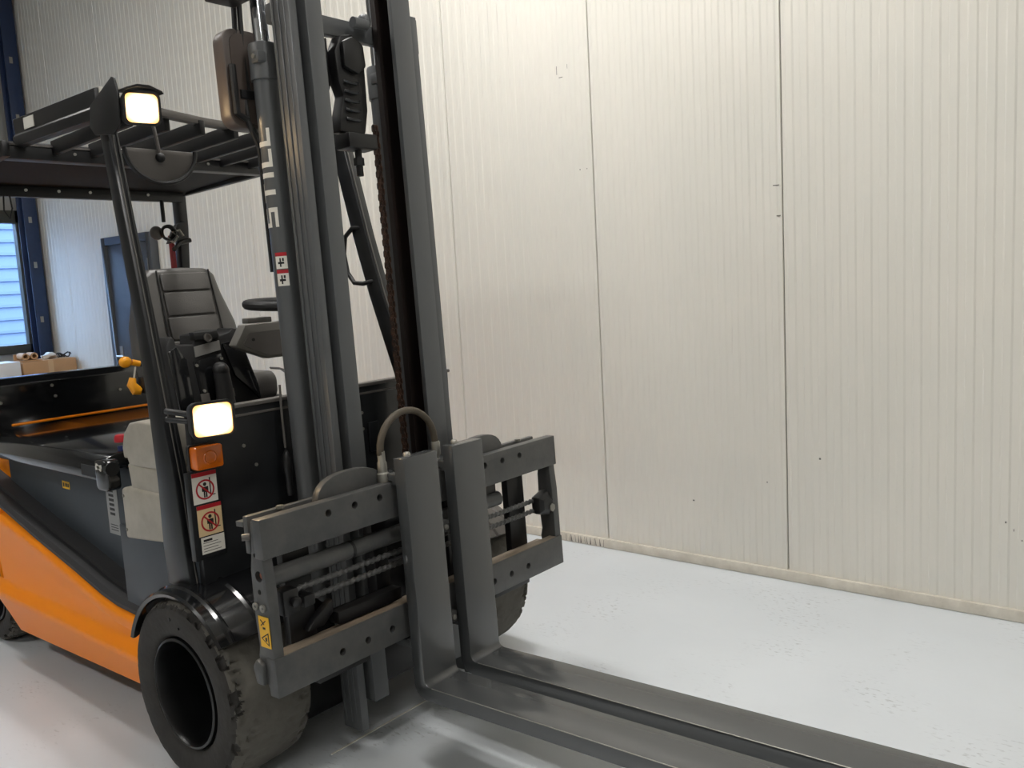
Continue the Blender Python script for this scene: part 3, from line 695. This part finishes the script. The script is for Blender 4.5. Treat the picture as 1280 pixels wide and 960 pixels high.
# rear bulkhead
bh = MB().prism([(-1.44, .9), (-1.375, .9), (-1.375, 1.19), (-1.40, 1.222), (-1.47, 1.222), (-1.52, 1.15), (-1.52, .9)], 'y', -.60, .55).build('rear_bulkhead', 'gloss', FL, bevel=.006)
for y, z in ((-.53, 1.12), (-.31, 1.17), (-.30, 1.12), (.0, 1.11)):
    MB().cyl((-1.375, y, z), (-1.37, y, z), .007, 8).build('bulkhead_screw', 'bolt', bh)
# emergency stop
es = MB().lathe([(.0, .0), (.014, .0), (.014, .03), (.0, .03)], (-.335, -.515, .985), 'z', 14).build('emergency_stop', mat('blue_plastic', (40, 50, 110), .4), FL)
MB().lathe([(.0, .03), (.022, .03), (.022, .045), (.018, .055), (.0, .057)], (-.335, -.515, 1.0), 'z', 16).build('stop_button', 'red', es)

# ---- front plate between the pillars
fp = MB().box(.27, .30, -.60, .545, .60, 1.185).build('front_plate', 'plate', FL, bevel=.004)
MB().box(.27, .312, -.55, .545, 1.176, 1.188).build('plate_top_rail', 'disc', fp, bevel=.003)
MB().box(.296, .304, -.50, .53, 1.146, 1.154).build('plate_trim', 'disc', fp, bevel=.002)
MB().box(.10, .27, -.50, .50, .40, .75).build('front_bulkhead', 'dark', FL)
for y, z in ((-.42, 1.05), (-.38, .98), (.08, 1.08), (.08, 1.02)):
    MB().cyl((.30, y, z), (.304, y, z), .006, 8).build('plate_screw', 'bolt', fp)
MB().box(.30, .312, .10, .15, .93, 1.04).build('plate_cover', 'plate', fp, bevel=.003)
# stickers on the near strip of the plate
sk = MB().box(.28, .305, -.625, -.515, .72, 1.00).build('sticker_strip', 'plate', fp, bevel=.002)
def picto(zc, yc, base, sz):
    b = MB().box(.305, .3056, yc - sz, yc + sz, zc - .042, zc + .056).build('warning_sticker', base, fp)
    MB().box(.3056, .3059, yc - sz, yc + sz, zc + .043, zc + .056).build('sticker_header', 'red', b)
    vs = []; fs = []; n = 28
    for k in range(n):
        a = 2 * PI * k / n
        for r in (.032, .0265): vs.append((.3061, yc + r * math.cos(a), zc + r * math.sin(a)))
    fs = [(2 * k, 2 * k + 1, (2 * k + 3) % (2 * n), (2 * k + 2) % (2 * n)) for k in range(n)]
    MB().add(vs, fs).build('prohibition_ring', 'red', b)
    MB().beam((.3063, yc - .021, zc + .021), (.3063, yc + .021, zc - .021), .005, .0003, (1, 0, 0)).build('prohibition_bar', 'red', b)
    MB().prism([(yc + .006 * math.cos(2 * PI * k / 12), zc + .017 + .006 * math.sin(2 * PI * k / 12)) for k in range(12)], 'x', .3058, .3060)\
        .prism([(yc - .011, zc + .009), (yc - .011, zc - .006), (yc - .006, zc - .006), (yc - .006, zc - .025), (yc - .001, zc - .025), (yc - .001, zc - .008), (yc + .001, zc - .008), (yc + .001, zc - .025), (yc + .006, zc - .025), (yc + .006, zc - .006), (yc + .011, zc - .006), (yc + .011, zc + .009)], 'x', .3058, .3060).build('person_symbol', 'black', b)
    MB().box(.3058, .3060, yc + .016, yc + .020, zc - .02, zc + .036).box(.3058, .3060, yc + .020, yc + .034, zc - .022, zc - .019).build('mast_symbol', 'black', b)
picto(.940, -.572, 'white', .042)
picto(.836, -.565, 'cream', .042)
ws = MB().box(.305, .3056, -.602, -.522, .737, .790).build('inspection_sticker', 'white', fp)
for k in range(4): MB().box(.3056, .3058, -.596, -.535 - .01 * (k % 2), .744 + k * .009, .746 + k * .009).build('sticker_print', 'disc', ws)
MB().box(.3056, .3058, -.594, -.564, .776, .783).build('sticker_print', 'black', ws)
# indicator and headlamp
ind = MB().prism(rrect(-.567, 1.045, .046, .036, .008), 'x', .30, .345).build('indicator_lamp', 'amber', FL, bevel=.006)
MB().prism(rrect(-.567, 1.045, .05, .040, .008), 'x', .295, .308).build('indicator_base', 'blackrub', ind)
MB().lathe([(.017, .345), (.020, .3475), (.023, .345)], (0, -.567, 1.045), 'x', 24).build('lens_ring', 'amber', ind)
def lamp(name, cx, cy_, cz, hw, hh, depth, yaw, pitch):
    mtx = Matrix.Translation((cx, cy_, cz)) @ Matrix.Rotation(yaw, 4, 'Z') @ Matrix.Rotation(pitch, 4, 'Y')
    xf = lambda p: tuple(mtx @ Vector(p))
    n_ = [rrect(0, 0, hw, hh, .022, 5), rrect(0, 0, hw * .95, hh * .92, .022, 5), rrect(0, 0, hw * .6, hh * .6, .02, 5)]
    m = len(n_[0]); xs = [0, -depth * .45, -depth]
    vs = [(xs[i], y, z) for i in range(3) for y, z in n_[i]]
    fs = [(i * m + j, i * m + (j + 1) % m, (i + 1) * m + (j + 1) % m, (i + 1) * m + j) for i in range(2) for j in range(m)] + [tuple(range(m)), tuple(2 * m + j for j in range(m))]
    h = MB(xf).add(vs, fs).build(name, 'blackrub', FL, angle=40)
    # lens and bezel
    MB(xf).prism(rrect(0, 0, hw * .87, hh * .85, .016, 5), 'x', .0015, .008).build('lamp_lens', 'lamp', h, bevel=.002)
    o1 = rrect(0, 0, hw, hh, .022, 5); o2 = rrect(0, 0, hw * .88, hh * .86, .016, 5)
    vs = [(0, y, z) for y, z in o1] + [(.012, y, z) for y, z in o1] + [(.012, y, z) for y, z in o2] + [(0, y, z) for y, z in o2]
    fs = [(a * m + j, a * m + (j + 1) % m, ((a + 1) % 4) * m + (j + 1) % m, ((a + 1) % 4) * m + j) for a in range(4) for j in range(m)]
    MB(xf).add(vs, fs).build('lamp_bezel', 'blackrub', h, angle=40)
    return h
HL = lamp('head_lamp', .42, -.592, 1.172, .066, .056, .075, math.radians(-14), 0.0)
MB().box(.30, .36, -.60, -.58, 1.16, 1.18).cyl((.25, -.645, 1.195), (.345, -.60, 1.18), .010, 8).cyl((.25, -.645, 1.17), (.345, -.60, 1.16), .010, 8).build('lamp_bracket', 'dark', HL, bevel=.002)
WL = lamp('work_lamp', .10, -.540, 2.128, .056, .052, .085, math.radians(-14), math.radians(4))
MB().prism([(-.115, 2.165), (.045, 2.228), (.06, 2.222), (.075, 2.17), (.07, 2.08), (.02, 2.055), (-.10, 2.07), (-.13, 2.10)], 'y', -.60, -.592).build('lamp_bracket', 'dark', WL, bevel=.003)
vs = []
cap = MB()
cap.prism([(-.595, 2.183), (-.56, 2.196), (-.52, 2.197), (-.48, 2.184), (-.474, 2.176), (-.52, 2.188), (-.56, 2.188), (-.595, 2.176)], 'x', .02, .125).build('lamp_hood', 'dark', WL)

# ---- overhead guard
def pillar(path, wd, dp, name='guard_pillar'):
    b = MB(); vs = []; n = len(path)
    wds = wd if isinstance(wd, list) else [wd] * n; dps = dp if isinstance(dp, list) else [dp] * n
    for (x, y, z), a_, d_ in zip(path, wds, dps): vs += [(x - d_ / 2, y - a_ / 2, z), (x + d_ / 2, y - a_ / 2, z), (x + d_ / 2, y + a_ / 2, z), (x - d_ / 2, y + a_ / 2, z)]
    fs = [(i * 4 + j, i * 4 + (j + 1) % 4, (i + 1) * 4 + (j + 1) % 4, (i + 1) * 4 + j) for i in range(n - 1) for j in range(4)] + [(3, 2, 1, 0), tuple((n - 1) * 4 + j for j in range(4))]
    return b.add(vs, fs).build(name, 'plate', FL, bevel=.006)
pn = [(.195, -.602, .62), (.183, -.602, .74), (.170, -.600, .95), (.134, -.595, 1.165), (.066, -.583, 1.47), (-.022, -.567, 1.78), (-.11, -.552, 2.12)]
pd = [.14, .135, .11, .085, .066, .060, .056]
pw_ = [.055, .055, .052, .047, .040, .038, .036]
PN = pillar(pn, pw_, pd)
MB().tube([(x + d_ / 2 + .0005, y - .004, z) for (x, y, z), d_ in zip(pn, pd)], .0022, 6).build('pillar_edge', 'disc', PN)
MB().tube([(x + d_ / 2 + .0005, y + .009, z) for (x, y, z), d_ in zip(pn, pd)], .003, 6).build('pillar_edge', 'blackrub', PN)
pf = [(.215, .56, .62), (.15, .54, .90), (.055, .51, 1.25), (-.03, .505, 1.5), (-.10, .50, 1.75), (-.205, .495, 2.17)]
PF = pillar(pf, .05, .085)
MB().tube([(x + .044, y - .012, z) for x, y, z in pf], .003, 6).build('pillar_edge', 'disc', PF)
# grab handle on the far pillar
MB().tube([(-.075, .49, 1.785), (-.135, .47, 1.785), (-.175, .46, 1.75), (-.19, .46, 1.68), (-.175, .46, 1.60), (-.135, .46, 1.555), (-.085, .465, 1.55), (-.035, .49, 1.56)], .010, 10).build('grab_handle', 'blackrub', FL)
# roof
RN, RF = -.555, .50
sr = MB().prism([(-.575, 2.13), (-.575, 2.165), (-.565, 2.175), (-.568, 2.23), (-.553, 2.234), (-.535, 2.225), (-.535, 2.13)], 'x', -.80, -.14).build('roof_side_rail', 'dark', FL, bevel=.003)
MB().box(-.70, -.615, -.5705, -.5675, 2.18, 2.22).build('blank_label', 'white', sr)
MB().prism([(-.552, 2.236), (-.54, 2.236), (-.54, 2.21), (-.552, 2.215)], 'x', -.142, -.135).build('end_label', 'white', sr)
MB().prism([(.46, 2.13), (.46, 2.21), (.485, 2.22), (.50, 2.20), (.50, 2.13)], 'x', -.80, -.19).build('roof_side_rail', 'dark', FL, bevel=.003)
fb = [(-.13, -.54, 2.205), (-.16, -.36, 2.20), (-.235, -.10, 2.196), (-.26, .05, 2.196), (-.23, .30, 2.196), (-.20, .48, 2.196)]
FB = MB()
vs = []
for x, y, z in fb: vs += [(x - .04, y, z - .028), (x, y, z - .028), (x, y, z), (x - .04, y, z)]
FB.add(vs, [(i * 4 + j, i * 4 + (j + 1) % 4, (i + 1) * 4 + (j + 1) % 4, (i + 1) * 4 + j) for i in range(len(fb) - 1) for j in range(4)] + [(3, 2, 1, 0), tuple((len(fb) - 1) * 4 + j for j in range(4))])
FB = FB.build('roof_front_bar', 'disc', FL, bevel=.004)
for k in range(7):
    y = -.43 + k * .145
    MB().beam((-.17 - .05 * math.cos((y - .05) * 2.4), y, 2.155), (-.80, y, 2.135), .022, .055).build('roof_slat', 'dark', FL, bevel=.004)
MB().box(-.86, -.79, -.60, .52, 2.085, 2.15).build('roof_cross_beam', 'dark', FL, bevel=.006)
MB().box(-.80, -.782, -.60, .52, 2.135, 2.142).build('beam_flange', 'disc', FL)
for y in (-.36, -.215, -.07, .075, .22):
    MB().cyl((-.782, y, 2.115), (-.777, y, 2.115), .006, 8).build('roof_bolt', 'bolt', FL)
MB().prism([(-.82, 2.14), (-.82, 2.11), (-1.48, 2.075), (-1.56, 2.04), (-1.56, 2.10), (-1.48, 2.13)], 'y', -.60, .525).build('roof_panel', 'roof', FL, bevel=.006)
MB().prism([(-.78, 2.15), (-.78, 2.09), (-1.56, 2.03), (-1.56, 2.13)], 'y', -.625, -.595).build('roof_side_rail', 'dark', FL, bevel=.006)
MB().prism([(-.83, 2.15), (-.83, 2.085), (-1.56, 2.06), (-1.60, 2.08), (-1.60, 2.14)], 'y', .515, .545).build('roof_side_rail', 'dark', FL, bevel=.006)
rb = MB().box(-1.53, -1.49, -.60, .50, 2.025, 2.085).build('roof_rear_beam', 'dark', FL, bevel=.004)
for k in range(6):
    y = -.42 + k * .145
    MB().cyl((-1.49, y, 2.055), (-1.484, y, 2.055), .007, 8).build('beam_bolt', 'white', rb)
MB().box(-1.55, -1.46, -.62, -.405, 1.925, 2.07).build('roof_gusset', 'dark', FL, bevel=.008)
pillar([(-1.70, .53, 1.0), (-1.63, .525, 1.5), (-1.575, .52, 1.9), (-1.54, .50, 2.1)], .05, .06)
MB().box(-1.605, -1.58, .455, .475, 1.0, 1.86).build('red_reflection', mat('reflection_red', (120, 20, 24), .6), FL)  # red strip coloured in for a reflection beside the rear pillar
pillar([(-1.70, -.60, 1.0), (-1.60, -.60, 1.5), (-1.54, -.60, 2.05)], .05, .07)
# rear lamp and cables hanging from the rear beam
rl = MB().sphere((-1.50, .335, 1.865), .022, .036, .036, 20, 12).build('rear_lamp', 'disc', FL)
MB().lathe([(.024, -.012), (.042, -.006), (.042, .008), (.034, .012)], (-1.47, .385, 1.865), 'x', 22).build('lamp_ring', 'blackrub', rl)
MB().cyl((-1.49, .375, 1.92), (-1.49, .375, 2.03), .010, 8).build('lamp_stem', 'blackrub', rl)
MB().prism([(.40, 1.81), (.50, 1.84), (.51, 1.93), (.455, 1.91), (.43, 1.87)], 'x', -1.54, -1.50).build('lamp_arm', 'blackrub', rl, bevel=.004)
MB().tube([(-1.48, .38, 1.84), (-1.475, .41, 1.815), (-1.48, .44, 1.845), (-1.475, .41, 1.87), (-1.48, .45, 1.88), (-1.48, .47, 1.85)], .007, 6).build('lamp_cable', 'bolt', rl)
MB().tube([(-1.5, .52, 1.83), (-1.5, .46, 1.815), (-1.48, .41, 1.78)], .012, 8).build('lamp_lever', 'blackrub', rl)
MB().tube([(-1.48, -.375, 2.03), (-1.48, -.38, 1.96), (-1.48, -.36, 1.925), (-1.48, -.345, 1.97), (-1.48, -.35, 2.03)], .0035, 6).build('dangling_cable', 'blackrub', FL)
# half-round interior mirror under the front bar
hm = []
for k in range(21):
    a = PI + PI * k / 20; hm.append((-.352 + .131 * math.cos(a), 2.050 + .115 * math.sin(a)))
HMo = MB().prism(hm, 'x', -.165, -.15).build('interior_mirror', 'disc', FL, bevel=.005)
MB().tube([(-.148, y, z) for y, z in hm], .008, 8).build('mirror_rim', 'blackrub', HMo)
MB().tube([(-.165, -.372, 2.19), (-.145, -.37, 2.12), (-.145, -.358, 2.03)], .0065, 8).build('mirror_stem', 'disc', HMo)
MB().sphere((-.145, -.357, 2.022), .017).build('ball_joint', 'blackrub', HMo)

# ---- seat
def loftseat():
    ys = [-.21, .21]
    out = [(-.19, 1.15), (-.235, 1.22), (-.245, 1.31), (-.235, 1.42), (-.195, 1.55), (-.175, 1.63), (-.14, 1.655), (0, 1.66), (.12, 1.655), (.15, 1.63), (.165, 1.55), (.205, 1.42), (.215, 1.31), (.205, 1.22), (.165, 1.15)]
    return out
lean = lambda p: (p[0] - .22 * (p[2] - 1.2), p[1] - .01, p[2])
SB = MB(lean).prism(loftseat(), 'x', -.70, -.585).build('seat_backrest', 'vinyl', FL, bevel=.028, seg=4, angle=60)
for z0, z1 in ((1.565, 1.637), (1.462, 1.557), (1.362, 1.454), (1.262, 1.354), (1.16, 1.254)):
    hw = .108 if z1 > 1.5 else .112
    MB(lean).prism(rrect(0, (z0 + z1) / 2, hw, (z1 - z0) / 2, .006, 2), 'x', -.60, -.572).build('stitched_panel', 'vinyl', SB, bevel=.007, seg=3)
for s_ in (-1, 1):
    MB(lean).tube([(-.583, s_ * .124, 1.16), (-.578, s_ * .126, 1.4), (-.582, s_ * .118, 1.65)], .0035, 6).build('piping', 'blackrub', SB)
MB(lean).box(-.745, -.695, -.17, .17, 1.2, 1.6).build('seat_back_shell', 'blackrub', FL, bevel=.02)
SC = MB().prism(rrect(-.44, 1.165, .235, .058, .045, 5), 'y', -.215, .085).build('seat_cushion', 'vinyl', FL, bevel=.012, seg=3, angle=50)
for k in range(3):
    MB().tube([(-.30 - k * .02, .12 + k * .012, 1.2245), (-.25 - k * .02, .13 + k * .012, 1.2225), (-.225, .14 + k * .015, 1.205)], .003, 6).build('seam', 'vinyl', SC)
MB().box(-.66, -.27, -.18, .15, 1.0, 1.115).build('seat_base', 'blackrub', FL, bevel=.008)
# ---- armrest control console
cl = lambda p: (p[0] + .075 - .20 * (p[2] - 1.14), p[1] - .042, p[2] + .009)
CB = MB(cl).prism([(-.34, 1.09), (-.335, 1.35), (-.315, 1.385), (-.30, 1.385), (-.295, 1.355), (-.225, 1.35), (-.22, 1.385), (-.12, 1.40), (-.115, 1.375), (-.07, 1.385), (-.055, 1.40), (-.035, 1.395), (-.02, 1.33), (.015, 1.16), (.0, 1.09)], 'x', -.34, -.235).build('armrest_console', 'blackrub', FL, bevel=.006)
MB(cl).prism([(-.115, 1.345), (-.04, 1.36), (.005, 1.17), (.0, 1.12), (-.035, 1.16), (-.09, 1.22)], 'x', -.240, -.222).build('console_wing', 'gloss', CB, bevel=.004)
MB(cl).prism([(-.335, 1.335), (-.30, 1.35), (-.27, 1.30), (-.275, 1.14), (-.335, 1.11)], 'x', -.240, -.225).build('console_wing', 'gloss', CB, bevel=.004)
MB(cl).prism([(-.245, 1.29), (-.125, 1.31), (-.12, 1.15), (-.24, 1.14)], 'x', -.238, -.231).build('console_face', 'gloss', CB, bevel=.002)
MB(cl).prism([(-.232, 1.305), (-.125, 1.322), (-.123, 1.358), (-.23, 1.343)], 'x', -.235, -.230).build('console_plate', mat('plate_silver', (150, 148, 145), .35, .3), CB)
MB(cl).box(-.26, -.225, -.225, -.125, 1.365, 1.395).build('console_lid', 'blackrub', CB, bevel=.003)
MB(cl).lathe([(.0, 0), (.016, 0), (.016, .006), (.011, .006), (.011, .003), (.0, .003)], (-.225, -.172, 1.372), 'x', 14).build('console_badge', 'disc', CB)
MB(cl).tube([(-.20, -.165, 1.12), (-.195, -.165, 1.18), (-.19, -.165, 1.25)], [.034, .032, .028], 14).sphere((-.19, -.165, 1.252), .030).build('joystick', 'blackrub', CB)
for y, z in ((-.235, 1.275), (-.13, 1.29), (-.225, 1.18), (-.115, 1.20)): MB(cl).cyl((-.231, y, z), (-.226, y, z), .006, 8).build('console_screw', 'bolt', CB)
MB(cl).box(-.232, -.226, -.245, -.21, 1.14, 1.17).box(-.232, -.226, -.135, -.105, 1.145, 1.175).build('console_tag', 'disc', CB)
# gas strut, lever knobs by the seat
MB().tube([(-.30, -.38, 1.0), (-.32, -.375, 1.12), (-.34, -.37, 1.21)], [.032, .030, .026], 12).build('armrest_post', 'console', FL)
kb = MB().sphere((-.565, -.355, 1.297), .016, .026, .022).cyl((-.565, -.33, 1.294), (-.56, -.30, 1.285), .012, 10).build('lever_knob', 'yknob', FL)
MB().tube([(-.56, -.31, 1.29), (-.54, -.25, 1.24)], .005, 6).build('lever_arm', 'dark', kb)
kb2 = MB().tube([(-.54, -.345, 1.235), (-.54, -.352, 1.21), (-.53, -.34, 1.185), (-.52, -.325, 1.178)], [.012, .018, .022, .012], 12).build('lever_knob', 'yknob', FL)
MB().tube([(-.54, -.34, 1.23), (-.55, -.325, 1.275)], .004, 6).build('lever_arm', 'steel', kb2)
MB().box(-.56, -.50, -.32, -.25, 1.17, 1.235).build('switch_box', 'blackrub', FL, bevel=.006)
# ---- steering wheel and dash tray
ang = math.radians(-3)
def stx(p):
    x, y, z = p; return (-.10 + x * math.cos(ang) + z * math.sin(ang), .10 + y, 1.488 - x * math.sin(ang) * -1 + z * math.cos(ang))
SW = MB(stx).tube([(.165 * math.cos(a), .165 * math.sin(a), 0) for a in [2 * PI * k / 40 for k in range(40)]], .0185, 10, closed=True).build('steering_wheel', 'blackrub', FL)
for a in (PI * .5, PI * 1.17, PI * 1.83): MB(stx).beam((.03 * math.cos(a), .03 * math.sin(a), -.012), (.155 * math.cos(a), .155 * math.sin(a), 0), .03, .012).build('spoke', 'blackrub', SW)
MB(stx).lathe([(.0, .01), (.04, .005), (.05, -.02), (.03, -.06), (.028, -.12), (.0, -.12)], (0, 0, 0), 'z', 20).build('hub', 'blackrub', SW)
DT = MB().prism([(-.235, 1.355), (-.195, 1.415), (-.19, 1.425), (.18, 1.43), (.22, 1.30), (-.10, 1.295), (-.225, 1.345)], 'x', -.03, .02).build('dash_tray', 'console', FL, bevel=.005)
MB().prism([(-.205, 1.358), (-.175, 1.395), (.17, 1.405), (.17, 1.31), (-.10, 1.305), (-.20, 1.35)], 'x', .018, .024).build('tray_panel', 'disc', DT)
MB().cyl((.024, -.165, 1.37), (.027, -.165, 1.37), .006, 8).build('tray_screw', 'black', DT)
MB().box(-.10, -.06, -.125, -.02, 1.425, 1.445).build('tray_lip', 'console', DT, bevel=.004)
MB().box(-.06, .05, .08, .18, .9, 1.30).build('steering_column', 'dark', FL, bevel=.01)
# ---- beige housing behind the near pillar
BH = MB().prism([(-.185, .715), (.15, .745), (.15, .905), (-.13, .905), (-.185, .895)], 'y', -.605, -.44).build('beige_housing', 'beige', FL, bevel=.012, seg=3)
MB().prism([(-.12, .89), (.15, .90), (.15, .985), (-.135, .985), (-.125, .93)], 'y', -.597, -.45).build('housing_neck', 'beige', BH, bevel=.008, seg=3)
MB().prism([(-.11, .98), (.13, .985), (.13, 1.135), (-.03, 1.138), (-.085, 1.128), (-.13, 1.09), (-.15, 1.04), (-.145, 1.0), (-.125, 1.01)], 'y', -.602, -.445).build('housing_cover', 'beige', BH, bevel=.022, seg=4, angle=50)
for z in (.75, .87): MB().cyl((-.17, -.607, z), (-.17, -.603, z), .006, 8).build('housing_screw', 'bolt', BH)
